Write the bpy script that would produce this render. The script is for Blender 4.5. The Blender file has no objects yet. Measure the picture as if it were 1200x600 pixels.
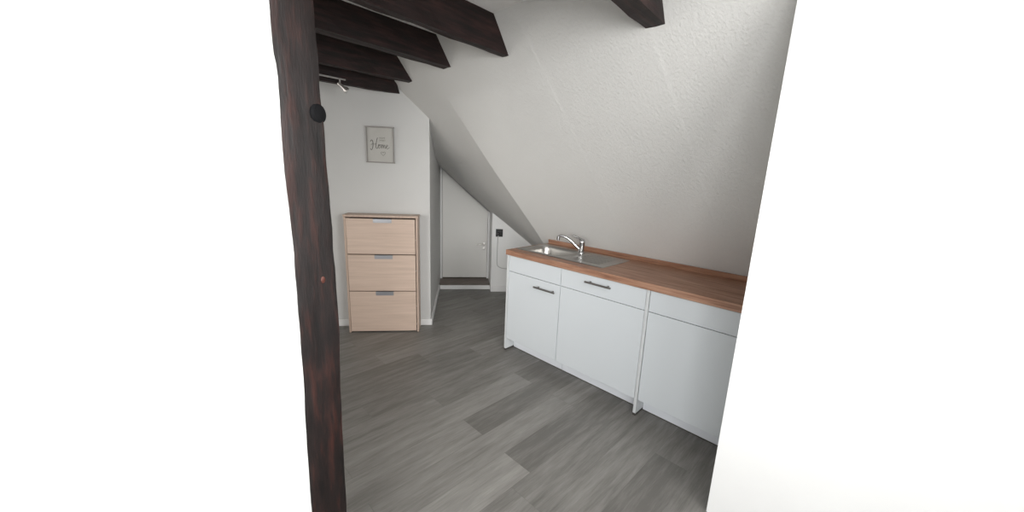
import bpy, bmesh, math, random
from mathutils import Vector, Matrix, noise

random.seed(7)
C = bpy.context.scene.collection
PI = math.pi

# ------------------------------------------------------------------ camera (calibrated from the photo)
Rm = [[0.7102306286518839, -0.12043350727048593, 0.6935908191803577],
      [-0.7028687897244441, -0.17637912639319908, 0.6891051213015812],
      [0.0393435961249717, -0.9769269031505385, -0.20991881131678838]]
cam_data = bpy.data.cameras.new('camera')
cam = bpy.data.objects.new('camera', cam_data)
C.objects.link(cam)
cam_data.sensor_fit = 'HORIZONTAL'
cam_data.sensor_width = 36.0
cam_data.lens = 436.925 / 1200 * 36
cam_data.clip_start = 0.02
m = Matrix.Identity(4)
for i in range(3):
    m[i][0] = Rm[i][0]
    m[i][1] = -Rm[i][1]
    m[i][2] = -Rm[i][2]
m[2][3] = 1.4
cam.matrix_world = m
bpy.context.scene.camera = cam

# end-wall frame: U runs along the end walls, N runs away from the camera into the niche
TH = -0.6567264748520789
UH = Vector((math.cos(TH), math.sin(TH), 0))
NH = Vector((-UH.y, UH.x, 0))
def un(u, n, z=0.0):
    return UH * u + NH * n + Vector((0, 0, z))
# main roof slope
SX, SZ, SD = 0.80902, 0.58779, 0.80902 * 2.53 + 0.58779 * 0.84
def xs(z):
    return (SD - SZ * z) / SX

# ------------------------------------------------------------------ materials
def nodes(name):
    mt = bpy.data.materials.new(name)
    mt.use_nodes = True
    nt = mt.node_tree
    b = nt.nodes['Principled BSDF']
    return mt, nt, b

def plain(name, col, rough=0.5, metal=0.0, spec=0.5, bump=0, bscale=60, var=0.0, vscale=8):
    mt, nt, b = nodes(name)
    b.inputs['Base Color'].default_value = (*col, 1)
    b.inputs['Roughness'].default_value = rough
    b.inputs['Metallic'].default_value = metal
    b.inputs['Specular IOR Level'].default_value = spec
    tc = nt.nodes.new('ShaderNodeTexCoord')
    if bump:
        n = nt.nodes.new('ShaderNodeTexNoise'); n.inputs['Scale'].default_value = bscale; n.inputs['Detail'].default_value = 4
        nt.links.new(tc.outputs['Object'], n.inputs['Vector'])
        bp = nt.nodes.new('ShaderNodeBump'); bp.inputs['Strength'].default_value = bump; bp.inputs['Distance'].default_value = 0.004
        nt.links.new(n.outputs['Fac'], bp.inputs['Height']); nt.links.new(bp.outputs['Normal'], b.inputs['Normal'])
    if var:
        n = nt.nodes.new('ShaderNodeTexNoise'); n.inputs['Scale'].default_value = vscale; n.inputs['Detail'].default_value = 3
        nt.links.new(tc.outputs['Object'], n.inputs['Vector'])
        r = nt.nodes.new('ShaderNodeValToRGB')
        r.color_ramp.elements[0].position = 0.3; r.color_ramp.elements[1].position = 0.7
        r.color_ramp.elements[0].color = (*[c * (1 - var) for c in col], 1)
        r.color_ramp.elements[1].color = (*[min(1, c * (1 + var)) for c in col], 1)
        nt.links.new(n.outputs['Fac'], r.inputs['Fac']); nt.links.new(r.outputs['Color'], b.inputs['Base Color'])
    return mt

def wood(name, dark, mid, light, axis, rough=0.5, stretch=14, scale=6, bump=0.2, p=(0.3, 0.5, 0.72), spec=0.5, lump=0.0):
    """streaky grain running along the given axis (0,1,2) in object space"""
    mt, nt, b = nodes(name)
    tc = nt.nodes.new('ShaderNodeTexCoord')
    mp = nt.nodes.new('ShaderNodeMapping')
    s = [stretch] * 3
    s[axis] = 1.0
    mp.inputs['Scale'].default_value = s
    nt.links.new(tc.outputs['Object'], mp.inputs['Vector'])
    n = nt.nodes.new('ShaderNodeTexNoise'); n.inputs['Scale'].default_value = scale; n.inputs['Detail'].default_value = 6; n.inputs['Roughness'].default_value = 0.6
    nt.links.new(mp.outputs['Vector'], n.inputs['Vector'])
    r = nt.nodes.new('ShaderNodeValToRGB')
    e = r.color_ramp.elements
    e[0].position = p[0]; e[0].color = (*dark, 1)
    e[1].position = p[2]; e[1].color = (*light, 1)
    k = e.new(p[1]); k.color = (*mid, 1)
    nt.links.new(n.outputs['Fac'], r.inputs['Fac'])
    nt.links.new(r.outputs['Color'], b.inputs['Base Color'])
    b.inputs['Roughness'].default_value = rough
    b.inputs['Specular IOR Level'].default_value = spec
    bp = nt.nodes.new('ShaderNodeBump'); bp.inputs['Strength'].default_value = bump; bp.inputs['Distance'].default_value = 0.004
    nt.links.new(n.outputs['Fac'], bp.inputs['Height']); nt.links.new(bp.outputs['Normal'], b.inputs['Normal'])
    return mt

def plaster(name, col, bump=0.35, seams=()):
    """woodchip-like painted wall; faint drywall seams along y = const on the slope"""
    mt, nt, b = nodes(name)
    b.inputs['Roughness'].default_value = 0.9
    b.inputs['Specular IOR Level'].default_value = 0.2
    tc = nt.nodes.new('ShaderNodeTexCoord')
    n = nt.nodes.new('ShaderNodeTexNoise'); n.inputs['Scale'].default_value = 70; n.inputs['Detail'].default_value = 5; n.inputs['Roughness'].default_value = 0.7
    nt.links.new(tc.outputs['Object'], n.inputs['Vector'])
    n2 = nt.nodes.new('ShaderNodeTexNoise'); n2.inputs['Scale'].default_value = 2.2; n2.inputs['Detail'].default_value = 2
    nt.links.new(tc.outputs['Object'], n2.inputs['Vector'])
    r = nt.nodes.new('ShaderNodeValToRGB')
    r.color_ramp.elements[0].position = 0.3; r.color_ramp.elements[1].position = 0.7
    r.color_ramp.elements[0].color = (*[c * 0.975 for c in col], 1)
    r.color_ramp.elements[1].color = (*[min(1, c * 1.02) for c in col], 1)
    nt.links.new(n2.outputs['Fac'], r.inputs['Fac']); nt.links.new(r.outputs['Color'], b.inputs['Base Color'])
    bp = nt.nodes.new('ShaderNodeBump'); bp.inputs['Strength'].default_value = bump; bp.inputs['Distance'].default_value = 0.004
    nt.links.new(n.outputs['Fac'], bp.inputs['Height'])
    last = bp
    if seams:
        sp = nt.nodes.new('ShaderNodeSeparateXYZ'); nt.links.new(tc.outputs['Object'], sp.inputs[0])
        zk = nt.nodes.new('ShaderNodeMath'); zk.operation = 'MULTIPLY_ADD'; zk.inputs[1].default_value = -0.22
        nt.links.new(sp.outputs['Z'], zk.inputs[0]); nt.links.new(sp.outputs['Y'], zk.inputs[2])
        acc = None
        for (y0, w) in seams:
            a = nt.nodes.new('ShaderNodeMath'); a.operation = 'SUBTRACT'; a.inputs[1].default_value = y0
            nt.links.new(zk.outputs[0], a.inputs[0])
            q = nt.nodes.new('ShaderNodeMapRange'); q.interpolation_type = 'SMOOTHSTEP'
            q.inputs['From Min'].default_value = -w; q.inputs['From Max'].default_value = w
            nt.links.new(a.outputs[0], q.inputs['Value'])
            if acc is None: acc = q.outputs[0]
            else:
                s = nt.nodes.new('ShaderNodeMath'); s.operation = 'ADD'
                nt.links.new(acc, s.inputs[0]); nt.links.new(q.outputs[0], s.inputs[1]); acc = s.outputs[0]
        b2 = nt.nodes.new('ShaderNodeBump'); b2.inputs['Strength'].default_value = 0.5; b2.inputs['Distance'].default_value = 0.003
        nt.links.new(acc, b2.inputs['Height']); nt.links.new(bp.outputs['Normal'], b2.inputs['Normal'])
        last = b2
    nt.links.new(last.outputs['Normal'], b.inputs['Normal'])
    return mt

M = {}
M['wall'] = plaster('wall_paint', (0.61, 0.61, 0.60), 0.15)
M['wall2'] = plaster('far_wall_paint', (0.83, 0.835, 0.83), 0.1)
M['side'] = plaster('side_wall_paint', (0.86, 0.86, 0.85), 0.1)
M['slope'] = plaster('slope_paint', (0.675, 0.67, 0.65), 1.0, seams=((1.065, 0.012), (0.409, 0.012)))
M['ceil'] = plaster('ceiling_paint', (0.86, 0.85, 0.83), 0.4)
M['beam'] = wood('beam_wood', (0.004, 0.0025, 0.0022), (0.015, 0.0062, 0.0058), (0.040, 0.016, 0.014), 0, rough=0.6, stretch=9, scale=5, bump=0.6, spec=0.35)
M['post'] = wood('post_wood', (0.0025, 0.0016, 0.0016), (0.010, 0.005, 0.0045), (0.045, 0.014, 0.010), 2, rough=0.5, stretch=7, scale=7, bump=0.8, p=(0.3, 0.52, 0.78), spec=0.35)
M['knot'] = plain('knot_wood', (0.075, 0.016, 0.008), 0.5, bump=0.4, bscale=80, var=0.5, vscale=40)
M['front'] = plain('white_lacquer_front', (0.625, 0.66, 0.685), 0.35, spec=0.4)
M['panel'] = plain('white_side_panel', (0.60, 0.62, 0.63), 0.45)
M['plinth'] = plain('white_plinth', (0.76, 0.79, 0.83), 0.25)
M['cap_shade'] = plain('dark_cap_and_shade', (0.05, 0.045, 0.04), 0.6)  # foot caps, and the painted shade line under the plinth
M['shadowgap'] = plain('grey_carcass', (0.35, 0.35, 0.35), 0.6)
M['top'] = wood('worktop_oak', (0.20, 0.095, 0.058), (0.34, 0.18, 0.115), (0.47, 0.28, 0.19), 1, rough=0.42, stretch=16, scale=3.2, bump=0.06, p=(0.32, 0.5, 0.68))
M['birch'] = wood('light_birch', (0.54, 0.415, 0.335), (0.60, 0.465, 0.38), (0.66, 0.52, 0.43), 0, rough=0.5, stretch=22, scale=2.2, bump=0.03)
M['birch_edge'] = wood('birch_edge', (0.44, 0.325, 0.26), (0.50, 0.38, 0.305), (0.56, 0.43, 0.35), 2, rough=0.5, stretch=20, scale=2.2, bump=0.03)
M['inner'] = plain('cabinet_inside', (0.10, 0.06, 0.045), 0.7)
M['handle_grey'] = plain('grey_metal_handle', (0.36, 0.37, 0.40), 0.35, metal=0.6)
M['bar'] = plain('brushed_bar_handle', (0.22, 0.21, 0.20), 0.35, metal=0.85)
M['steel'] = plain('sink_steel', (0.47, 0.46, 0.44), 0.30, metal=1.0, bump=0.03, bscale=200)
M['chrome'] = plain('chrome', (0.55, 0.55, 0.56), 0.07, metal=1.0)
M['nickel'] = plain('satin_nickel', (0.62, 0.60, 0.58), 0.3, metal=0.9)
M['door'] = plain('door_paint', (0.83, 0.82, 0.79), 0.5)
M['trim'] = plain('trim_paint', (0.80, 0.80, 0.795), 0.5)
M['step'] = wood('step_laminate', (0.13, 0.105, 0.09), (0.19, 0.155, 0.135), (0.25, 0.21, 0.185), 0, rough=0.6, stretch=14, scale=4, bump=0.05)
M['matt'] = plain('matt_black', (0.010, 0.010, 0.011), 0.8, spec=0.1)
M['black'] = plain('black_plastic', (0.008, 0.008, 0.008), 0.35)
M['cable'] = plain('white_cable', (0.42, 0.42, 0.41), 0.5)
M['glassy'] = plain('lamp_glass', (0.75, 0.75, 0.73), 0.15)
M['pframe'] = plain('picture_frame_grey', (0.33, 0.31, 0.295), 0.5, var=0.1)
M['pboard'] = plain('picture_board', (0.50, 0.49, 0.46), 0.6, var=0.03, vscale=12)
M['ink'] = plain('dark_ink', (0.06, 0.06, 0.055), 0.7)
M['ink2'] = plain('grey_ink', (0.20, 0.20, 0.17), 0.7)

# floor material: tone per plank in a colour attribute, grain along x
def floor_mat():
    mt, nt, b = nodes('vinyl_planks')
    at = nt.nodes.new('ShaderNodeAttribute'); at.attribute_name = 'plank'
    sp = nt.nodes.new('ShaderNodeSeparateColor'); nt.links.new(at.outputs['Color'], sp.inputs[0])
    tc = nt.nodes.new('ShaderNodeTexCoord')
    def nz(sc, scale, detail, mul):
        mp = nt.nodes.new('ShaderNodeMapping'); mp.inputs['Scale'].default_value = sc
        nt.links.new(tc.outputs['Object'], mp.inputs['Vector'])
        n = nt.nodes.new('ShaderNodeTexNoise'); n.noise_dimensions = '4D'
        n.inputs['Scale'].default_value = scale; n.inputs['Detail'].default_value = detail; n.inputs['Roughness'].default_value = 0.62
        w = nt.nodes.new('ShaderNodeMath'); w.operation = 'MULTIPLY'; w.inputs[1].default_value = 60
        nt.links.new(sp.outputs[1], w.inputs[0])
        nt.links.new(w.outputs[0], n.inputs['W'])
        nt.links.new(mp.outputs['Vector'], n.inputs['Vector'])
        s = nt.nodes.new('ShaderNodeMath'); s.operation = 'SUBTRACT'; s.inputs[1].default_value = 0.5
        nt.links.new(n.outputs['Fac'], s.inputs[0])
        k = nt.nodes.new('ShaderNodeMath'); k.operation = 'MULTIPLY'; k.inputs[1].default_value = mul
        nt.links.new(s.outputs[0], k.inputs[0])
        return k.outputs[0], n.outputs['Fac']
    a, _ = nz((1, 9, 1), 2.6, 3, 0.85)
    c, fine = nz((1, 14, 1), 11, 6, 0.55)
    s1 = nt.nodes.new('ShaderNodeMath'); nt.links.new(sp.outputs[0], s1.inputs[0]); nt.links.new(a, s1.inputs[1])
    s2 = nt.nodes.new('ShaderNodeMath'); nt.links.new(s1.outputs[0], s2.inputs[0]); nt.links.new(c, s2.inputs[1])
    r = nt.nodes.new('ShaderNodeValToRGB')
    e = r.color_ramp.elements
    e[0].position = 0.0; e[0].color = (0.15, 0.143, 0.132, 1)
    e[1].position = 1.0; e[1].color = (0.49, 0.475, 0.45, 1)
    k = e.new(0.5); k.color = (0.30, 0.29, 0.272, 1)
    nt.links.new(s2.outputs[0], r.inputs['Fac'])
    nt.links.new(r.outputs['Color'], b.inputs['Base Color'])
    b.inputs['Roughness'].default_value = 0.42
    b.inputs['Specular IOR Level'].default_value = 0.45
    bp = nt.nodes.new('ShaderNodeBump'); bp.inputs['Strength'].default_value = 0.12; bp.inputs['Distance'].default_value = 0.002
    nt.links.new(fine, bp.inputs['Height']); nt.links.new(bp.outputs['Normal'], b.inputs['Normal'])
    return mt
M['floor'] = floor_mat()

# ------------------------------------------------------------------ helpers
def obj(name, bm, mat, parent=None, smooth=False, mats=None):
    bmesh.ops.recalc_face_normals(bm, faces=bm.faces)
    me = bpy.data.meshes.new(name)
    bm.to_mesh(me); bm.free()
    for mm in (mats or [mat]): me.materials.append(mm)
    if smooth:
        for p in me.polygons: p.use_smooth = True
        try: me.set_sharp_from_angle(angle=math.radians(38))
        except Exception: pass
    o = bpy.data.objects.new(name, me)
    C.objects.link(o)
    if parent: 
        o.parent = parent
        o.matrix_parent_inverse = parent.matrix_basis.inverted()
    return o

def tag(o, label, cat, group=None):
    o['label'] = label; o['category'] = cat
    if group: o['group'] = group
    return o
def struct(o, label=None):
    o['kind'] = 'structure'
    if label: o['label'] = label; 
    return o
def thing(name, loc, label, cat, group=None):
    o = bpy.data.objects.new(name, None); C.objects.link(o)
    o.location = loc
    o.empty_display_size = 0.1
    return tag(o, label, cat, group)

def frame_box(bm, p0, ax, ay, az, lo, hi, bev=0.0):
    """box between lo and hi measured in axes ax, ay, az from p0"""
    vs = []
    for k in (0, 1):
        for j in (0, 1):
            for i in (0, 1):
                vs.append(bm.verts.new(p0 + ax * (lo[0], hi[0])[i] + ay * (lo[1], hi[1])[j] + az * (lo[2], hi[2])[k]))
    F = [(0, 1, 3, 2), (4, 6, 7, 5), (0, 4, 5, 1), (2, 3, 7, 6), (0, 2, 6, 4), (1, 5, 7, 3)]
    fs = [bm.faces.new([vs[i] for i in f]) for f in F]
    if bev:
        es = set(e for f in fs for e in f.edges)
        bmesh.ops.bevel(bm, geom=list(es), offset=bev, segments=2, affect='EDGES', profile=0.5)
    return fs
EX, EY, EZ = Vector((1, 0, 0)), Vector((0, 1, 0)), Vector((0, 0, 1))
O0 = Vector((0, 0, 0))
def box(lo, hi, bev=0.0, bm=None):
    bm = bm or bmesh.new()
    frame_box(bm, O0, EX, EY, EZ, lo, hi, bev)
    return bm
def ubox(lo, hi, bev=0.0, bm=None):
    bm = bm or bmesh.new()
    frame_box(bm, O0, UH, NH, EZ, lo, hi, bev)
    return bm

def prism(bm, pts, off):
    """closed prism from polygon pts (3D) extruded by vector off"""
    a = [bm.verts.new(p) for p in pts]
    b = [bm.verts.new(Vector(p) + off) for p in pts]
    bm.faces.new(a); bm.faces.new(b[::-1])
    n = len(pts)
    for i in range(n):
        j = (i + 1) % n
        bm.faces.new([a[i], b[i], b[j], a[j]])
    return bm

def tube(bm, pts, r, seg=12, cap=True):
    """tube along pts, radius number or list"""
    pts = [Vector(p) for p in pts]
    rs = r if isinstance(r, (list, tuple)) else [r] * len(pts)
    rings = []
    up = None
    for i, p in enumerate(pts):
        d = (pts[min(i + 1, len(pts) - 1)] - pts[max(i - 1, 0)]).normalized()
        if up is None:
            up = Vector((0, 0, 1)) if abs(d.z) < 0.9 else Vector((1, 0, 0))
        s = d.cross(up).normalized(); up = s.cross(d).normalized()
        rings.append([bm.verts.new(p + (s * math.cos(a) + up * math.sin(a)) * rs[i]) for a in [2 * PI * k / seg for k in range(seg)]])
    for i in range(len(rings) - 1):
        for k in range(seg):
            l = (k + 1) % seg
            bm.faces.new([rings[i][k], rings[i][l], rings[i + 1][l], rings[i + 1][k]])
    if cap:
        bm.faces.new(rings[0][::-1]); bm.faces.new(rings[-1])
    return bm

def lathe(bm, base, axis, prof, seg=24):
    """prof: list of (radius, height) along axis from base"""
    return tube(bm, [Vector(base) + Vector(axis) * h for r, h in prof], [max(r, 1e-4) for r, h in prof], seg)

def smooth_pts(pts, n=6):
    """Catmull-Rom through pts"""
    P = [Vector(p) for p in pts]
    out = []
    for i in range(len(P) - 1):
        p0 = P[max(i - 1, 0)]; p1 = P[i]; p2 = P[i + 1]; p3 = P[min(i + 2, len(P) - 1)]
        for k in range(n):
            t = k / n
            out.append(0.5 * ((2 * p1) + (-p0 + p2) * t + (2 * p0 - 5 * p1 + 4 * p2 - p3) * t * t + (-p0 + 3 * p1 - 3 * p2 + p3) * t ** 3))
    out.append(P[-1])
    return out

# ------------------------------------------------------------------ floor
def plank_floor():
    bm = bmesh.new()
    col = bm.loops.layers.color.new('plank')
    W = 0.178; Y0 = 0.997; L = 1.24; g = 0.0006
    # (row) : joint position x, {index of plank counted from the joint: tone}
    known = {-3: (1.778, {-1: 0.22, 0: 0.50}), 0: (1.188, {-1: 0.70, 0: 0.32}), 1: (1.785, {-1: 0.60, 0: 0.56}),
             2: (1.191, {-1: 0.60, 0: 0.28}), 3: (1.790, {-1: 0.60, 0: 0.24, -2: 0.6}), 7: (1.422, {-1: 0.22, 0: 0.44}),
             8: (1.153, {-1: 0.42, 0: 0.55}), 4: (2.42, {-1: 0.44, -2: 0.5, 0: 0.40}), 5: (2.05, {-1: 0.40, 0: 0.36}),
             6: (0.55, {-1: 0.5, 0: 0.38}), -1: (2.3, {-1: 0.47, 0: 0.5}), -2: (0.95, {-1: 0.5, 0: 0.52}),
             9: (1.9, {-1: 0.40, 0: 0.5}), 10: (2.35, {-1: 0.47, 0: 0.35}), 11: (1.6, {-1: 0.38, 0: 0.5}), 12: (2.6, {-1: 0.5, 0: 0.3})}
    for row in range(-20, 28):
        y0 = Y0 + row * W; y1 = y0 + W
        if row in known: jx, tones = known[row]
        else: jx, tones = random.uniform(0, L), {}
        for k in range(-6, 5):
            x0 = jx + k * L; x1 = x0 + L
            x0c, x1c = max(x0, -2.6), min(x1, 5.4)
            if x1c - x0c < 0.01: continue
            t = tones.get(k, random.uniform(0.3, 0.6))
            s = random.random()
            vs = [bm.verts.new((a, b, 0)) for a, b in ((x0c + g, y0 + g), (x1c - g, y0 + g), (x1c - g, y1 - g), (x0c + g, y1 - g))]
            f = bm.faces.new(vs)
            for l in f.loops: l[col] = (t, s, 0, 1)
    fs = frame_box(bm, O0, EX, EY, EZ, (-2.6, -2.56, -0.12), (5.4, 5.97, -0.0015))
    for f in fs:
        for l in f.loops: l[col] = (0.0, 0.5, 0, 1)
    o = obj('floor', bm, M['floor'])
    return struct(o, 'grey wood-look vinyl plank floor')
plank_floor()

CZ = 2.262   # ceiling height
# ceiling slab (a little above the beams)
struct(obj('ceiling', box((-2.6, -2.56, CZ), (xs(CZ) + 0.12, 5.97, CZ + 0.12)), M['ceil']), 'flat white ceiling above the dark beams')

# ------------------------------------------------------------------ sloping roof surface
def slope_mesh():
    bm = bmesh.new()
    # crease line K (on the main slope) and the line L where the twisted facet meets the end walls
    zs = [2.40, 2.262, 2.02, 1.767, 1.491, 1.25, 0.97, 0.84, 0.631, 0.30, 0.0]
    fine = []
    for a, b in zip(zs, zs[1:]): fine += [a + (b - a) * i / 4 for i in range(4)]
    zs = fine + [zs[-1]]
    def Kp(z):
        y = 2.141 + (2.456 - 2.141) * (z - 0.843) / (2.115 - 0.843)
        t = min(1, max(0, (z - 0.84) / 0.76)); t = t * t * (3 - 2 * t)
        return Vector((xs(z) - 0.042 * t, y, z))        # the roof bulges slightly at the crease
    AN = [(2.40, 0), (2.262, 1), (2.02, 3), (1.767, 8.5), (1.63, 12), (1.491, 16.5)]
    def ray(z):
        for a, b in zip(AN, AN[1:]):
            if b[0] - 1e-9 <= z <= a[0] + 1e-9:
                an = math.radians(a[1] + (b[1] - a[1]) * (a[0] - z) / (a[0] - b[0]))
        k = Kp(z); dv = Vector((math.sin(an), math.cos(an), 0))
        return k + dv * ((4.389 - k.dot(NH)) / dv.dot(NH))
    def Lp(z):
        T = [(2.40, -0.86, 3.365), (2.262, -0.745, 3.365), (2.02, -0.55, 3.365), (1.767, -0.30, 3.365), (1.491, -0.292, 4.389),
             (1.25, -0.02, 4.389), (0.97, 0.329, 4.389), (0.84, 0.50, 4.389), (0.631, 0.763, 4.389), (0.30, 1.16, 4.389), (0.0, 1.52, 4.389)]
        for a, b in zip(T, T[1:]):
            if b[0] - 1e-9 <= z <= a[0] + 1e-9:
                t = (a[0] - z) / (a[0] - b[0])
                return un(a[1] + (b[1] - a[1]) * t, a[2] + (b[2] - a[2]) * t, z)
    main_cols = [-2.5, -1.0, 0.0, 0.33, 1.0, 1.7]
    def push(p): return p
    ncol = 12
    grid = []
    for z in zs:
        row = []
        for y in main_cols: row.append(Vector((xs(z), y, z)))
        k = Kp(z); l = Lp(z)
        if z > 1.495: l = ray(z)               # continues hidden behind the end wall
        for i in range(ncol + 1): row.append(k.lerp(l, i / ncol))
        grid.append(row)
    V = [[bm.verts.new(p) for p in r] for r in grid]
    for i in range(len(V) - 1):
        for j in range(len(V[0]) - 1):
            bm.faces.new([V[i][j], V[i][j + 1], V[i + 1][j + 1], V[i + 1][j]])
    # top of the door recess: continue the facet line back to the door plane
    A = [(-0.292, 1.491), (-0.02, 1.25), (0.329, 0.97), (0.50, 0.84)]
    a = [bm.verts.new(un(u_, 4.389, z_)) for u_, z_ in A]
    b = [bm.verts.new(un(u_, 4.95, z_ - 0.0)) for u_, z_ in ((-0.325, 1.515), (-0.02, 1.25), (0.34, 0.925), (0.5, 0.80))]
    for i in range(len(A) - 1): bm.faces.new([a[i], a[i + 1], b[i + 1], b[i]])
    bmesh.ops.remove_doubles(bm, verts=bm.verts, dist=1e-4)
    # give the roof its thickness (outwards)
    geom = bmesh.ops.extrude_face_region(bm, geom=list(bm.faces))
    nv = [e for e in geom['geom'] if isinstance(e, bmesh.types.BMVert)]
    for v in nv: v.co += Vector((0.12, 0.03, 0.09))
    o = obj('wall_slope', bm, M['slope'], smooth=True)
    try: o.data.set_sharp_from_angle(angle=math.radians(6))
    except Exception: pass
    return struct(o, 'large sloping white roof wall above the kitchen counter')
slope_mesh()

# ------------------------------------------------------------------ end walls (shoe cabinet wall, niche side, niche end)
ZB = -0.02
WU0 = -3.86
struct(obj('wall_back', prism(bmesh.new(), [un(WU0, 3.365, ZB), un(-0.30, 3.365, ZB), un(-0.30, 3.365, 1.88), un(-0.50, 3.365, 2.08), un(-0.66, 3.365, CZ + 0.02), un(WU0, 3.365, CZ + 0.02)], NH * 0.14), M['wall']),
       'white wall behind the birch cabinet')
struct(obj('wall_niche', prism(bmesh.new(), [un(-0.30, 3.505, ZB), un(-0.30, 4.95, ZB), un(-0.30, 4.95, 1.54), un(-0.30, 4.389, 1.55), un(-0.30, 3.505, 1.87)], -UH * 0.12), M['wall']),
       'white side wall running into the niche')
# pier right of the door and its return
struct(obj('wall_far', prism(bmesh.new(), [un(0.331, 4.389, ZB), un(1.54, 4.389, ZB), un(1.54, 4.389, 0.02), un(0.78, 4.389, 0.63), un(0.331, 4.389, 0.985)], NH * 0.56), M['wall2']),
       'white wall with socket right of the niche door')
# wall strip closing the recess behind the door
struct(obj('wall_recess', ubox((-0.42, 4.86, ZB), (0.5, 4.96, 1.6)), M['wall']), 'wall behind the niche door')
# enclosing walls left, out of frame, and partition behind the post
struct(obj('wall_left', box((-1.12, 1.08, ZB), (-1.0, 5.2, CZ + 0.02)), M['wall']), 'left wall')
struct(obj('wall_partition', box((-2.6, 0.955, ZB), (0.258, 1.075, CZ + 0.02)), M['side']), 'white partition wall ending at the dark timber post')
struct(obj('wall_right', prism(bmesh.new(), [(1.60, -2.5, ZB), (1.60, -2.5, xs(0) and 2.13), (1.60, 0.33, 2.13), (1.60, 0.33, ZB)], EX * 0.12), M['side']), 'white wall at the right end of the kitchen')
struct(obj('wall_end', prism(bmesh.new(), [(1.722, 0.33, ZB), (3.10, 0.33, ZB), (3.10, 0.33, 0.05), (xs(1.98), 0.33, 1.98), (1.722, 0.33, 1.98)], EY * -0.12), M['side']), 'short return wall beside the last cabinet')

# baseboards
def bb(name, lo, hi, lab):
    bm = ubox(lo, hi, 0.003)
    return struct(obj(name, bm, M['trim']), lab)
bb('baseboard_back', (WU0 + 0.05, 3.351, 0.001), (-0.286, 3.3645, 0.062), 'white baseboard under the cabinet wall')
bb('baseboard_niche', (-0.2995, 3.3655, 0.001), (-0.286, 4.47, 0.062), 'white baseboard along the niche side wall')
bb('baseboard_far', (0.345, 4.375, 0.001), (1.40, 4.3885, 0.075), 'white baseboard under the socket')

# niche step: white riser board and dark laminate tread
struct(obj('trim_1', ubox((-0.284, 4.475, 0.001), (0.329, 4.487, 0.050), 0.002), M['trim']), 'white riser board of the step')
struct(obj('trim_2', ubox((-0.298, 4.4875, 0.001), (0.3305, 4.859, 0.052), 0.002), M['step']), 'brown-grey laminate tread in front of the niche door')

# door with slanted top
dn = 4.80
d = thing('door_1', un(0.0, dn, 0.055), 'white low door with a slanted top in the niche', 'door')
d['kind'] = 'structure'
del d['category']
bpy.context.view_layer.update()
ztop = lambda u_: 1.498 - 0.882 * (u_ + 0.318)
obj('door_panel', prism(bmesh.new(), [un(-0.272, dn, 0.066), un(0.302, dn, 0.066), un(0.302, dn, ztop(0.302) - 0.012), un(-0.272, dn, ztop(-0.272) - 0.012)], NH * 0.035), M['door'], d)
bm = prism(bmesh.new(), [un(0.3055, dn - 0.012, 0.053), un(0.330, dn - 0.012, 0.053), un(0.330, dn - 0.012, ztop(0.33)), un(0.3055, dn - 0.012, ztop(0.3055))], NH * 0.07)
prism(bm, [un(-0.299, dn - 0.012, 0.053), un(-0.276, dn - 0.012, 0.053), un(-0.276, dn - 0.012, ztop(-0.276)), un(-0.299, dn - 0.012, ztop(-0.299))], NH * 0.07)
obj('door_frame', bm, M['trim'], d)
bm = bmesh.new()
tube(bm, [un(0.262, dn, 0.515), un(0.262, dn - 0.045, 0.515)], 0.009)
tube(bm, smooth_pts([un(0.262, dn - 0.045, 0.515), un(0.23, dn - 0.048, 0.515), un(0.165, dn - 0.045, 0.513)]), 0.008)
h = obj('door_handle', bm, M['nickel'], d, True)
bm = bmesh.new(); lathe(bm, un(0.262, dn, 0.515), -NH, [(0.022, 0), (0.022, 0.006), (0.0, 0.007)]); 
obj('handle_rosette', bm, M['nickel'], h, True)
bm = bmesh.new(); lathe(bm, un(0.262, dn, 0.455), -NH, [(0.018, 0), (0.018, 0.006), (0.0, 0.007)])
obj('keyhole_plate', bm, M['nickel'], d, True)
# white edge casing on the pier beside the door
struct(obj('trim_3', prism(bmesh.new(), [un(0.3312, 4.376, 0.001), un(0.344, 4.376, 0.001), un(0.344, 4.376, 0.955), un(0.3312, 4.376, 0.968)], NH * 0.0125), M['trim']), 'narrow white casing strip on the wall edge')

# ------------------------------------------------------------------ beams
def beam(y0, y1, zb, zt, x0, label, seed, clipn=None, k_=0.0):
    bm = bmesh.new()
    n = 46
    rings = []
    for i in range(n + 1):
        t = i / n
        ring = []
        for k, (yy, zz) in enumerate([(y0, zb), ((y0 + y1) / 2, zb), (y1, zb), (y1, (zb + zt) / 2), (y1, zt), ((y0 + y1) / 2, zt), (y0, zt), (y0, (zb + zt) / 2)]):
            xe = xs(zz) + 0.004
            if clipn is not None:
                xw = (clipn - NH.y * yy) / NH.x - 0.01
                xe = min(xe, xw + 0.004)
            x = x0 + (xe - x0) * t
            amp = 0.0045
            if zz == zt: amp = 0.0
            dn_ = noise.noise(Vector((x * 5 + seed * 3.1, k * 2.3, seed)))
            dn2 = noise.noise(Vector((x * 16 + seed, k * 5.3, seed * 2)))
            oy = (1 if yy == y1 else -1 if yy == y0 else 0) * (dn_ * amp + dn2 * 0.0015)
            oz = (-1 if zz == zb else 0) * (dn_ * amp + dn2 * 0.0015)
            ring.append(bm.verts.new((x, yy + oy + k_ * (x - 1.62), zz + oz)))
        rings.append(ring)
    for i in range(n):
        for k in range(8):
            l = (k + 1) % 8
            bm.faces.new([rings[i][k], rings[i][l], rings[i + 1][l], rings[i + 1][k]])
    bm.faces.new(rings[0][::-1]); bm.faces.new(rings[-1])
    o = obj('ceiling_beam', bm, M['beam'])
    # vary the grain from beam to beam
    for v in o.data.vertices: v.co.x -= seed * 1.7
    o.location.x = seed * 1.7
    tag(o, label, 'beam', 'dark ceiling beams')
    return o
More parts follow.
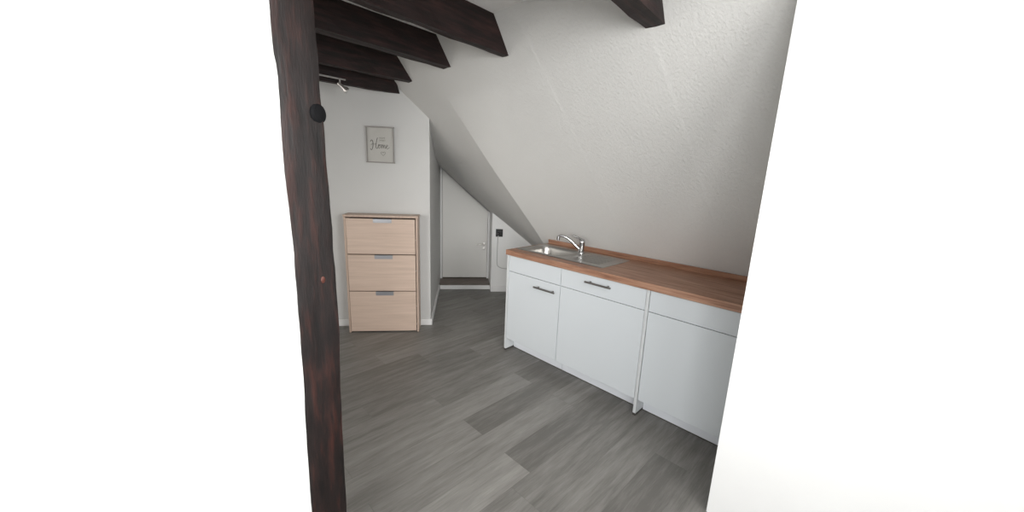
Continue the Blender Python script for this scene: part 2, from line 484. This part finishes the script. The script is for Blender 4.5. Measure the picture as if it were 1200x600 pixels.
beam(0.795, 0.879, 2.047, CZ - 0.001, -0.98, 'short dark beam end at the top right, nearest to the camera', 1, k_=0.07)
beam(1.709, 1.760, 2.080, CZ - 0.001, -0.98, 'largest of the four dark beams at upper left, reaching furthest right', 2, k_=0.045)
beam(2.225, 2.305, 2.093, CZ - 0.001, -0.98, 'second of the four upper left dark beams, counted from the right', 3, k_=0.03)
beam(2.742, 2.800, 2.077, CZ - 0.001, -0.98, 'third dark beam, between the longer beam and the one over the spotlight', 4, k_=-0.075)
beam(2.985, 3.035, 2.020, CZ - 0.001, -0.98, 'lowest dark beam right behind the spotlight rail, closest to the back wall', 5, clipn=3.36, k_=-0.10)

# ------------------------------------------------------------------ timber post
def post():
    p = thing('timber_post', (0.25, 1.018, 0), 'rough dark timber post standing at the left edge of the picture', 'post')
    bpy.context.view_layer.update()
    bm = bmesh.new()
    n = 90
    rings = []
    x0, x1, y0, y1 = 0.230, 0.3235, 0.948, 1.088
    pts2 = []
    for a in range(5): pts2.append((x0 + (x1 - x0) * a / 5, y0))
    for a in range(5): pts2.append((x1, y0 + (y1 - y0) * a / 5))
    for a in range(5): pts2.append((x1 - (x1 - x0) * a / 5, y1))
    for a in range(5): pts2.append((x0, y1 - (y1 - y0) * a / 5))
    cx, cy = (x0 + x1) / 2, (y0 + y1) / 2
    for i in range(n + 1):
        z = (CZ - 0.001) * i / n
        ring = []
        for k, (x, y) in enumerate(pts2):
            w = noise.noise(Vector((x * 9, y * 9, z * 3.2))) * 0.006 + noise.noise(Vector((x * 30, y * 30, z * 14))) * 0.0035
            dx, dy = (x - cx), (y - cy)
            l = math.hypot(dx, dy)
            c = 0.93 if k % 5 == 0 else 1.0
            lean = 0.010 * math.exp(-((z - 1.15) / 0.33) ** 2)
            ring.append(bm.verts.new((cx + dx * c + dx / l * w + lean, cy + dy * c + dy / l * w, z)))
        rings.append(ring)
    N = len(pts2)
    for i in range(n):
        for k in range(N):
            l = (k + 1) % N
            bm.faces.new([rings[i][k], rings[i][l], rings[i + 1][l], rings[i + 1][k]])
    bm.faces.new(rings[0][::-1]); bm.faces.new(rings[-1])
    obj('shaft', bm, M['post'], p, True)
    # dark round knob near the top
    bm = bmesh.new()
    lathe(bm, (0.309, 0.963, 1.521), Vector((0.55, -0.83, 0)).normalized(), [(0.006, -0.02), (0.008, 0.0), (0.020, 0.004), (0.0225, 0.010), (0.020, 0.016), (0.012, 0.020), (0.0, 0.021)], 24)
    k = obj('knob', bm, M['matt'], p, True); k['label'] = 'round black knob'
    # reddish knots
    for (kx, kz, r) in ((0.300, 1.132, 0.007), (0.296, 0.859, 0.010)):
        bm = bmesh.new()
        lathe(bm, (kx, 0.9515, kz), Vector((0.1, -1, 0)).normalized(), [(r * 1.3, -0.008), (r, 0.001), (r * 0.55, 0.0035), (0.0, 0.004)], 14)
        for v in bm.verts: v.co.z = kz + (v.co.z - kz) * 1.7
        q = obj('knot', bm, M['knot'], p, True); q['label'] = 'reddish knot in the wood'
post()

# ------------------------------------------------------------------ shoe cabinet
def shoe_cabinet():
    u0, u1, nf, nb, H = -0.985, -0.389, 3.205, 3.349, 1.037
    t = 0.016
    c = thing('shoe_cabinet', un((u0 + u1) / 2, nf, 0), 'tall light birch shoe cabinet with three tilting fronts against the back wall', 'shoe cabinet')
    c.rotation_euler = (0, 0, TH)
    bpy.context.view_layer.update()
    c_inv = c.matrix_basis
    def B(name, lo, hi, mat, par, bev=0.0012, lab=None):
        bm = bmesh.new()
        frame_box(bm, O0, EX, EY, EZ, lo, hi, bev)
        me_o = obj(name, bm, mat, None)
        me_o.parent = par
        return me_o
    W = (u1 - u0) / 2; D = nb - nf
    B('side_panel', (-W, 0, 0.001), (-W + t, D, H - 0.0185), M['birch_edge'], c)
    B('side_panel', (W - t, 0, 0.001), (W, D, H - 0.0185), M['birch_edge'], c)
    B('top_panel', (-W - 0.004, -0.004, H - 0.018), (W + 0.004, D, H), M['birch_edge'], c)
    B('back_panel', (-W + t + 0.001, D - 0.012, 0.03), (W - t - 0.001, D - 0.004, H - 0.019), M['inner'], c)
    B('inner_shelf', (-W + t + 0.001, 0.02, 0.372), (W - t - 0.001, D - 0.013, 0.386), M['inner'], c)
    B('inner_shelf', (-W + t + 0.001, 0.02, 0.695), (W - t - 0.001, D - 0.013, 0.709), M['inner'], c)
    z = [(0.012, 0.376), (0.383, 0.700), (0.708, 1.008)]
    for i, (a, b) in enumerate(z):
        bm = bmesh.new()
        tilt = (0.004, 0.006, 0.008)[i]
        lo, hi = (-W + t + 0.003, 0.001, a), (W - t - 0.006, 0.017, b)
        # front panel with a notch for the handle
        nx0, nx1 = -0.062, 0.088
        nd = 0.006
        poly = [(lo[0], a), (hi[0], a), (hi[0], b), (nx1, b), (nx1, b - nd), (nx0, b - nd), (nx0, b), (lo[0], b)]
        prism(bm, [Vector((x, 0.001 - tilt * (zz - a) / (b - a), zz)) for x, zz in poly], Vector((0, 0.016, 0)))
        f = obj('drawer_front', bm, M['birch'], None); f.parent = c
        # handle: grey plate folded over the edge
        bm = bmesh.new()
        frame_box(bm, O0, EX, EY, EZ, (nx0 + 0.001, -0.003 - tilt, b - 0.033), (nx1 - 0.001, 0.0005 - tilt, b - 0.001), 0.001)
        frame_box(bm, O0, EX, EY, EZ, (nx0 + 0.001, 0.0006 - tilt, b - 0.0055), (nx1 - 0.001, 0.016 - tilt, b - 0.001), 0.0008)
        hh = obj('handle', bm, M['handle_grey'], None); hh.parent = f
        hh['label'] = 'flat grey metal grip'
    # small hinge pins glinting in the gap at the right edge
    for zz in (0.83, 0.56, 0.24):
        bm = bmesh.new(); lathe(bm, (W - t - 0.0055, 0.006, zz), EX, [(0.003, 0), (0.003, 0.0045)], 10)
        q = obj('hinge_pin', bm, M['nickel'], None); q.parent = c
shoe_cabinet()

# ------------------------------------------------------------------ picture on the wall
def picture():
    u0, u1, z0, z1 = -0.812, -0.592, 1.463, 1.755
    nf = 3.335
    p = thing('wall_picture', un((u0 + u1) / 2, 3.364, (z0 + z1) / 2), 'small grey framed picture with handwritten Home lettering on the back wall', 'picture')
    p.rotation_euler = (0, 0, TH)
    bpy.context.view_layer.update()
    w, h = (u1 - u0) / 2, (z1 - z0) / 2
    def add(name, bm, mat, par):
        o = obj(name, bm, mat, None); o.parent = par; return o
    bm = bmesh.new()
    frame_box(bm, O0, EX, EY, EZ, (-w - 0.004, -0.030, h - 0.009), (w + 0.004, -0.001, h), 0.001)
    frame_box(bm, O0, EX, EY, EZ, (-w - 0.004, -0.030, -h), (w + 0.004, -0.001, -h + 0.009), 0.001)
    frame_box(bm, O0, EX, EY, EZ, (-w, -0.028, -h + 0.009), (-w + 0.007, -0.001, h - 0.009), 0.001)
    frame_box(bm, O0, EX, EY, EZ, (w - 0.007, -0.028, -h + 0.009), (w, -0.001, h - 0.009), 0.001)
    add('frame', bm, M['pframe'], p)
    bm = bmesh.new()
    frame_box(bm, O0, EX, EY, EZ, (-w + 0.0075, -0.016, -h + 0.0095), (w - 0.0075, -0.008, h - 0.0095))
    b = add('board', bm, M['pboard'], p)
    def S(pts, r, bm, ox=0, oz=0, s=1.0):
        tube(bm, smooth_pts([(ox + x * s, -0.0165, oz + z * s) for x, z in pts], 5), r, 6)
    # script word "Home"
    bm = bmesh.new()
    ox, oz, s = -0.078, -0.030, 0.0105
    S([(0.0, 5.2), (1.0, 6.4), (1.8, 5.6), (1.9, 3.0), (1.5, 0.2), (0.6, -1.2), (-0.2, -0.2)], 0.0020, bm, ox, oz, s)          # H left
    S([(5.6, 8.2), (4.9, 6.5), (4.3, 3.0), (4.2, 0.6), (5.0, 0.0)], 0.0020, bm, ox, oz, s)                                  # H right
    S([(0.4, 2.6), (1.6, 3.4), (3.2, 3.2), (4.6, 3.8)], 0.0014, bm, ox, oz, s)                                              # bar
    S([(5.0, 0.0), (6.0, 1.6), (7.0, 3.0), (6.2, 3.0), (5.8, 1.4), (6.5, 0.2), (7.4, 1.0), (7.2, 2.7), (7.8, 2.6)], 0.0015, bm, ox, oz, s)  # o
    S([(7.8, 2.6), (8.5, 3.1), (8.5, 0.3), (9.0, 2.4), (9.7, 3.0), (9.8, 0.4), (10.3, 2.4), (11.0, 2.9), (11.0, 0.5), (11.6, 0.5)], 0.0015, bm, ox, oz, s)  # m
    S([(11.6, 0.5), (12.5, 1.6), (13.2, 2.6), (12.6, 3.1), (12.0, 1.8), (12.3, 0.4), (13.3, 0.2), (14.6, 1.2)], 0.0015, bm, ox, oz, s)  # e
    t = add('lettering', bm, M['ink'], b); t['label'] = 'dark handwritten word Home'
    # heart
    bm = bmesh.new()
    hp = [(0, -1.7), (-1.3, -0.4), (-1.7, 0.6), (-1.1, 1.2), (-0.4, 1.0), (0, 0.3), (0.4, 1.0), (1.1, 1.2), (1.7, 0.6), (1.3, -0.4), (0, -1.7)]
    S(hp, 0.0015, bm, 0.022, -0.068, 0.0105)
    hrt = add('heart', bm, M['ink2'], b); hrt['label'] = 'outlined heart'
    for (txt, zz) in (('HOME', 0.050), ('SWEET', 0.030)):
        cu = bpy.data.curves.new('small_lettering', 'FONT'); cu.body = txt; cu.size = 0.017; cu.align_x = 'CENTER'; cu.extrude = 0.0004
        to = bpy.data.objects.new('small_lettering', cu); C.objects.link(to)
        bpy.context.view_layer.update()
        me = bpy.data.meshes.new_from_object(to.evaluated_get(bpy.context.evaluated_depsgraph_get()))
        bpy.data.objects.remove(to)
        me.materials.clear(); me.materials.append(M['ink2'])
        for v in me.vertices: 
            x, y, z_ = v.co
            v.co = Vector((x + 0.018, -0.0167 - z_, y + zz))
        o = bpy.data.objects.new('small_lettering', me); C.objects.link(o); o.parent = b
picture()

# ------------------------------------------------------------------ kitchen cabinets
X0 = 1.995          # front plane
XB = 2.46           # carcass back
HT = 0.840          # worktop top
ZF = 0.800          # fronts' top / worktop underside
ZG = 0.6725         # gap between drawer and door
def bar_handle(y0, y1, z, par):
    bm = bmesh.new()
    xh = X0 - 0.030
    tube(bm, [(xh, y0, z), (xh, y1, z)], 0.006, 14)
    for y in (y0 + 0.028, y1 - 0.028):
        tube(bm, [(X0 - 0.0005, y, z), (xh, y, z)], 0.0055, 12)
    o = obj('handle', bm, M['bar'], par, True)
    o['label'] = 'grey metal bar handle'
    return o
def cabinet(y0, y1, label, fronts, left_panel=None):
    """y0<y1; fronts is a list of (name, z0, z1, handle)"""
    c = thing('kitchen_cabinet', ((X0 + XB) / 2, (y0 + y1) / 2, 0), label, 'cabinet', 'white base cabinets under the worktop')
    bpy.context.view_layer.update()
    ly = y1
    if left_panel:
        ly = left_panel[0] - 0.002
        # gable panel to the floor, foot recessed from the front above a dark cap
        a, b = left_panel
        bm = prism(bmesh.new(), [Vector((X0 - 0.003, a, 0.016)), Vector((XB, a, 0.016)), Vector((XB, a, ZF - 0.001)), Vector((X0 - 0.003, a, ZF - 0.001))], EY * (b - a))
        obj('side_panel', bm, M['panel'], c)
        obj('foot_cap', box((X0 - 0.002, a + 0.001, 0.0008), (XB, b - 0.001, 0.0158)), M['cap_shade'], c)['label'] = 'dark cap under the panel'
    bm = bmesh.new()
    ya, yb = y0 + 0.001, ly - 0.001
    box((X0 + 0.0195, ya, 0.104), (XB, yb, 0.120), bm=bm)
    box((X0 + 0.0195, ya, 0.1205), (XB - 0.0085, ya + 0.016, ZF - 0.001), bm=bm)
    box((X0 + 0.0195, yb - 0.016, 0.1205), (XB - 0.0085, yb, ZF - 0.001), bm=bm)
    box((XB - 0.008, ya, 0.1205), (XB, yb, ZF - 0.001), bm=bm)
    if not left_panel or y1 < 1.9: box((X0 + 0.0195, ya + 0.0165, ZF - 0.017), (XB - 0.0085, yb - 0.0165, ZF - 0.001), bm=bm)
    obj('body', bm, M['shadowgap'], c)
    for nm, z0, z1, hd in fronts:
        f = obj(nm, box((X0, y0 + 0.0012, z0), (X0 + 0.018, ly - 0.0012, z1), 0.0012), M['front'], c)
        if hd: bar_handle(hd[0], hd[1], hd[2], f)
    obj('plinth', box((X0 + 0.090, y0 + 0.0005, 0.006), (X0 + 0.106, ly - 0.0005, 0.102), 0.001), M['plinth'], c)
    obj('plinth_shade_strip', box((X0 + 0.0905, y0 + 0.0008, 0.0005), (X0 + 0.105, ly - 0.0008, 0.0058)), M['cap_shade'], c)['label'] = 'dark strip painted as shade under the plinth'  # dark strip stands in for the shade where plinth meets floor
    return c
g = 0.0018
cabinet(1.502, 2.030, 'leftmost white base cabinet, bar handle on its lower door',
        [('door', 0.108, ZG - g, (1.530, 1.721, 0.616)), ('top_panel', ZG + g, ZF - 0.004, None)], left_panel=(2.012, 2.030))
cabinet(0.888, 1.4995, 'middle white base cabinet, bar handle on its top drawer front',
        [('door', 0.108, ZG - g, None), ('drawer', ZG + g, ZF - 0.004, (1.104, 1.289, 0.756))], left_panel=None)
cabinet(0.3325, 0.886, 'rightmost white base cabinet without handles, cut by the right picture edge',
        [('door', 0.108, ZG - g, None), ('drawer', ZG + g, ZF - 0.004, None)], left_panel=(0.868, 0.886))

# worktop with a cut-out for the bowl
SINK = (2.074, 1.236, 2.440, 2.006)      # rim x0,y0,x1,y1
BOWL = (2.105, 1.600, 2.385, 1.970)
def worktop():
    bm = bmesh.new()
    x0, x1, y0, y1 = X0 - 0.012, 2.526, 0.3325, 2.040
    bx0, by0, bx1, by1 = BOWL[0] - 0.006, BOWL[1] - 0.006, BOWL[2] + 0.006, BOWL[3] + 0.006
    xsn = [x0, bx0, bx1, x1]; ysn = [y0, by0, by1, y1]
    V = {}
    for zi, z in ((0, ZF), (1, HT)):
        for i, x in enumerate(xsn):
            for j, y in enumerate(ysn): V[i, j, zi] = bm.verts.new((x if not (i == 3 and zi == 1) else x, y, z))
    for zi in (0, 1):
        for i in range(3):
            for j in range(3):
                if (i, j) == (1, 1): continue
                bm.faces.new([V[i, j, zi], V[i + 1, j, zi], V[i + 1, j + 1, zi], V[i, j + 1, zi]])
    for i in range(3):
        for j in (0, 3): bm.faces.new([V[i, j, 0], V[i + 1, j, 0], V[i + 1, j, 1], V[i, j, 1]])
    for j in range(3):
        for i in (0, 3): bm.faces.new([V[i, j, 0], V[i, j + 1, 0], V[i, j + 1, 1], V[i, j, 1]])
    for i in (1, 2): bm.faces.new([V[i, 1, 0], V[i, 2, 0], V[i, 2, 1], V[i, 1, 1]])
    for j in (1, 2): bm.faces.new([V[1, j, 0], V[2, j, 0], V[2, j, 1], V[1, j, 1]])
    o = obj('worktop', bm, M['top'])
    md = o.modifiers.new('bevel', 'BEVEL'); md.width = 0.0025; md.segments = 2; md.limit_method = 'ANGLE'
    tag(o, 'long oak-look worktop lying across the white base cabinets', 'worktop')
worktop()
# upstand strip
zc = HT + 0.034
bm = prism(bmesh.new(), [Vector((2.496, 0.3325, HT + 0.0005)), Vector((2.524, 0.3325, HT + 0.0005)), Vector((xs(zc) - 0.002, 0.3325, zc)), Vector((2.488, 0.3325, zc))], EY * (2.036 - 0.3325))
tag(obj('upstand_strip', bm, M['top']), 'narrow oak-look upstand strip along the back edge of the worktop', 'upstand')

# ------------------------------------------------------------------ sink
def rounded(x0, y0, x1, y1, r, n=6):
    pts = []
    for cx, cy, a0 in ((x1 - r, y0 + r, -PI / 2), (x1 - r, y1 - r, 0), (x0 + r, y1 - r, PI / 2), (x0 + r, y0 + r, PI)):
        for k in range(n + 1):
            a = a0 + PI / 2 * k / n
            pts.append((cx + r * math.cos(a), cy + r * math.sin(a)))
    return pts
def loft(bm, loops, close_last=True, close_first=False):
    R_ = [[bm.verts.new(p) for p in lp] for lp in loops]
    n = len(R_[0])
    for i in range(len(R_) - 1):
        for k in range(n):
            l = (k + 1) % n
            bm.faces.new([R_[i][k], R_[i][l], R_[i + 1][l], R_[i + 1][k]])
    if close_last: bm.faces.new(R_[-1])
    if close_first: bm.faces.new(R_[0][::-1])
    return R_
def sink():
    s = thing('sink', (2.25, 1.62, HT), 'stainless steel sink with bowl and drainer set into the worktop', 'sink')
    bpy.context.view_layer.update()
    x0, y0, x1, y1 = SINK
    z = HT + 0.0012
    zt = HT + 0.005
    # rim plate: outer outline to bowl and drainer holes; built as a bridge of strips
    def ring_z(pts, zz): return [Vector((a, b, zz)) for a, b in pts]
    DR = (2.108, 1.268, 2.408, 1.555)
    bm = bmesh.new()
    # plate split in two halves (bowl half / drainer half) with a shared middle
    ym = 1.578
    for (ya, yb, hole, r) in ((ym, y1, BOWL, 0.065), (y0, ym, DR, 0.035)):
        n = 6
        inner = rounded(*hole, r, n)
        outer = []
        # project the inner outline outward on the rectangle
        cx, cy = (hole[0] + hole[2]) / 2, (hole[1] + hole[3]) / 2
        rr = rounded(x0, ya, x1, yb, 0.012 if True else 0, n)
        outer = rr
        loft(bm, [ring_z(inner, zt), ring_z(outer, zt)], False)
    # outer lip
    out = rounded(x0, y0, x1, y1, 0.012)
    loft(bm, [ring_z(out, zt), ring_z(rounded(x0 - 0.003, y0 - 0.003, x1 + 0.003, y1 + 0.003, 0.014), HT + 0.0006)], False)
    bmesh.ops.remove_doubles(bm, verts=bm.verts, dist=2e-4)
    obj('rim', bm, M['steel'], s, True)
    # bowl
    bm = bmesh.new()
    b = BOWL
    L = []
    for (ins, dz, r) in ((0, 0, 0.065), (0.003, -0.004, 0.062), (0.008, -0.03, 0.06), (0.016, -0.11, 0.06), (0.026, -0.135, 0.058), (0.05, -0.147, 0.05), (0.10, -0.150, 0.025)):
        L.append([Vector((p[0], p[1], zt + dz)) for p in rounded(b[0] + ins, b[1] + ins, b[2] - ins, b[3] - ins, min(r, (b[2] - b[0]) / 2 - ins - 0.001))])
    loft(bm, L, True)
    bw = obj('bowl', bm, M['steel'], s, True)
    bm = bmesh.new(); lathe(bm, ((b[0] + b[2]) / 2, (b[1] + b[3]) / 2, zt - 0.1495), EZ, [(0.032, 0), (0.034, 0.003), (0.026, 0.002), (0.0, 0.001)])
    obj('drain', bm, M['chrome'], bw, True)
    # drainer board: shallow tray with ribs
    bm = bmesh.new()
    dr = DR
    loft(bm, [[Vector((p[0], p[1], zt + dz)) for p in rounded(dr[0] + i, dr[1] + i, dr[2] - i, dr[3] - i, 0.035 - i * 0.5)] for i, dz in ((0, 0), (0.004, -0.0022), (0.010, -0.003))], True)
    for v in bm.verts: v.co.z = max(v.co.z, HT + 0.0012)
    nrib = 6
    for k in range(nrib):
        x = dr[0] + 0.045 + k * (dr[2] - dr[0] - 0.09) / (nrib - 1)
        tube(bm, [(x, dr[1] + 0.035, HT + 0.0012), (x, dr[1] + 0.045, HT + 0.0028), (x, dr[3] - 0.045, HT + 0.0028), (x, dr[3] - 0.035, HT + 0.0012)], 0.0028, 8)
    obj('drainer', bm, M['steel'], s, True)
sink()

# ------------------------------------------------------------------ tap
def tap():
    bx, by = 2.362, 1.600
    z0 = HT + 0.0055
    t = thing('tap', (bx, by, z0), 'chrome single lever mixer tap standing behind the steel sink', 'tap')
    bpy.context.view_layer.update()
    bm = bmesh.new()
    lathe(bm, (bx, by, z0), EZ, [(0.027, 0.0), (0.027, 0.004), (0.023, 0.008), (0.0215, 0.03), (0.0215, 0.070), (0.023, 0.074)], 28)
    obj('body', bm, M['chrome'], t, True)
    bm = bmesh.new()
    lathe(bm, (bx, by, z0 + 0.0745), EZ, [(0.0225, 0.0), (0.0235, 0.010), (0.021, 0.022), (0.013, 0.032), (0.0, 0.036)], 28)
    cp = obj('cap', bm, M['chrome'], t, True)
    # lever, rising to the left
    bm = bmesh.new()
    P = [Vector((bx, by + 0.005, z0 + 0.100)), Vector((bx - 0.004, by + 0.03, z0 + 0.112)), Vector((bx - 0.008, by + 0.065, z0 + 0.118)), Vector((bx - 0.010, by + 0.088, z0 + 0.121))]
    tube(bm, smooth_pts(P, 4), [0.009 - 0.0045 * i / 12 for i in range(13)], 12)
    obj('lever', bm, M['chrome'], t, True)
    bm = bmesh.new()
    P = [(bx - 0.004, by + 0.010, z0 + 0.022), (bx - 0.018, by + 0.034, z0 + 0.045), (bx - 0.040, by + 0.074, z0 + 0.085), (bx - 0.062, by + 0.112, z0 + 0.110), (bx - 0.080, by + 0.142, z0 + 0.118), (bx - 0.090, by + 0.158, z0 + 0.112)]
    sp = smooth_pts(P, 6)
    tube(bm, sp, [0.0125 - 0.0035 * i / (len(sp) - 1) for i in range(len(sp))], 14)
    sp_o = obj('spout', bm, M['chrome'], t, True)
    bm = bmesh.new()
    lathe(bm, (bx - 0.091, by + 0.159, z0 + 0.120), -EZ, [(0.0, 0.0), (0.009, 0.002), (0.0125, 0.006), (0.0125, 0.034), (0.010, 0.035), (0.0, 0.0345)], 20)
    obj('aerator', bm, M['chrome'], sp_o, True)
tap()

# ------------------------------------------------------------------ socket with plug and cable
def socket():
    nf = 4.3885
    s = thing('wall_socket', un(0.42, nf, 0.73), 'square black wall socket with a plug, under the slope beside the niche door', 'socket')
    bpy.context.view_layer.update()
    bm = ubox((0.376, nf - 0.010, 0.684), (0.460, nf - 0.0005, 0.776), 0.003)
    obj('cover_plate', bm, M['black'], s)
    bm = bmesh.new(); lathe(bm, un(0.408, nf - 0.0105, 0.722), -NH, [(0.021, 0), (0.021, 0.016), (0.017, 0.026), (0.008, 0.030), (0.0, 0.031)])
    obj('plug', bm, M['black'], s, True)
    # cable: down the wall, then across behind the cabinet
    P = [un(0.408, nf - 0.032, 0.715), un(0.404, nf - 0.026, 0.69), un(0.402, nf - 0.008, 0.66), un(0.401, nf - 0.006, 0.60), un(0.40, nf - 0.006, 0.45), un(0.401, nf - 0.006, 0.37),
         un(0.412, nf - 0.006, 0.325), un(0.45, nf - 0.006, 0.302), un(0.50, nf - 0.006, 0.292), un(0.58, nf - 0.006, 0.285), un(0.68, nf - 0.006, 0.28)]
    bm = bmesh.new(); tube(bm, smooth_pts(P, 6), 0.004, 8)
    tag(obj('power_cable', bm, M['cable'], None, True), 'thin pale cable running down the wall from the black socket', 'cable')
    P = [un(0.408, nf - 0.034, 0.712), un(0.405, nf - 0.028, 0.692), un(0.402, nf - 0.010, 0.645)]
socket()

# ------------------------------------------------------------------ spotlight rail
def rail():
    y = 2.955
    r = thing('spotlight_rail', (0.9, 2.98, 2.05), 'slim metal spotlight rail fixed to the lowest dark beam', 'ceiling lamp')
    bpy.context.view_layer.update()
    bm = bmesh.new()
    frame_box(bm, O0, EX, EY, EZ, (0.45, y - 0.008, 2.031), (1.178, y + 0.004, 2.041), 0.002)
    obj('rail', bm, M['nickel'], r)
    bm = bmesh.new()
    tube(bm, [(0.6, y + 0.004, 2.037), (0.6, 3.085, 2.037)], 0.008, 10)
    obj('bracket', bm, M['nickel'], r)
    bm = bmesh.new()
    tube(bm, [(0.95, y + 0.004, 2.037), (0.95, 3.05, 2.037)], 0.008, 10)
    obj('bracket', bm, M['nickel'], r)
    for x in (0.66, 1.138):
        bm = bmesh.new()
        tube(bm, [(x, y, 2.030), (x, y, 1.998)], 0.006, 10)
        arm = obj('stem', bm, M['nickel'], r, True)
        bm = bmesh.new()
        ax = Vector((0.74, -0.25, -0.62)).normalized()
        lathe(bm, Vector((x - 0.006, y + 0.002, 2.000)), ax, [(0.0, -0.012), (0.009, -0.010), (0.012, 0.0), (0.013, 0.035), (0.022, 0.05), (0.024, 0.066), (0.021, 0.067)], 20)
        hd = obj('spot_head', bm, M['nickel'], arm, True)
        bm = bmesh.new()
        lathe(bm, Vector((x - 0.006, y + 0.002, 2.000)) + ax * 0.0675, ax, [(0.019, 0.0), (0.017, 0.004), (0.0, 0.006)], 16)
        q = obj('bulb', bm, M['glassy'], arm, True)
rail()

# ------------------------------------------------------------------ light
w = bpy.data.worlds.new('world'); bpy.context.scene.world = w
w.use_nodes = True
bg = w.node_tree.nodes['Background']
bg.inputs['Color'].default_value = (0.985, 0.995, 1.0, 1)
bg.inputs['Strength'].default_value = 2.0

def area(name, loc, target, sx, sy, power, col):
    l = bpy.data.lights.new(name, 'AREA'); l.shape = 'RECTANGLE'; l.size = sx; l.size_y = sy; l.energy = power; l.color = col
    o = bpy.data.objects.new(name, l); C.objects.link(o)
    o.location = loc
    o.rotation_euler = (Vector(target) - Vector(loc)).to_track_quat('-Z', 'Y').to_euler()
    return o
# fill lamps added behind the camera, in place of unseen windows
o = area('fill_light', (0.9, -0.9, 1.5), (2.6, 3.7, 0.6), 0.8, 0.8, 9.5, (1.0, 0.99, 0.97)); o.data.spread = math.radians(95)
area('fill_light', (-1.6, -1.2, 1.7), (2.8, 3.4, 0.7), 1.4, 1.2, 24, (0.99, 0.995, 1.0))
o = area('fill_light', (-1.6, -1.2, 1.7), (2.9, 3.6, 0.6), 1.4, 1.2, 7.8, (1.0, 0.99, 0.97)); o.data.spread = math.radians(50)
# fill lamps added at the left to brighten the room; no window there
o = area('fill_light', (-0.96, 1.5, 1.0), (2.8, 3.2, 0.5), 0.7, 1.2, 3.6, (1.0, 0.97, 0.93)); o.data.spread = math.radians(60)
area('fill_light', (-0.96, 2.0, 1.45), (1.0, 2.6, 0.9), 1.2, 1.0, 5.5, (1.0, 0.96, 0.90))
area('fill_light', (-0.9, 3.2, 1.3), (1.2, 2.2, 0.4), 1.1, 1.0, 14, (1.0, 0.97, 0.93))

sc = bpy.context.scene
sc.view_settings.view_transform = 'Standard'
sc.view_settings.look = 'None'
sc.view_settings.gamma = 1.0
sc.view_settings.exposure = 0.0
sc.view_settings.use_curve_mapping = False
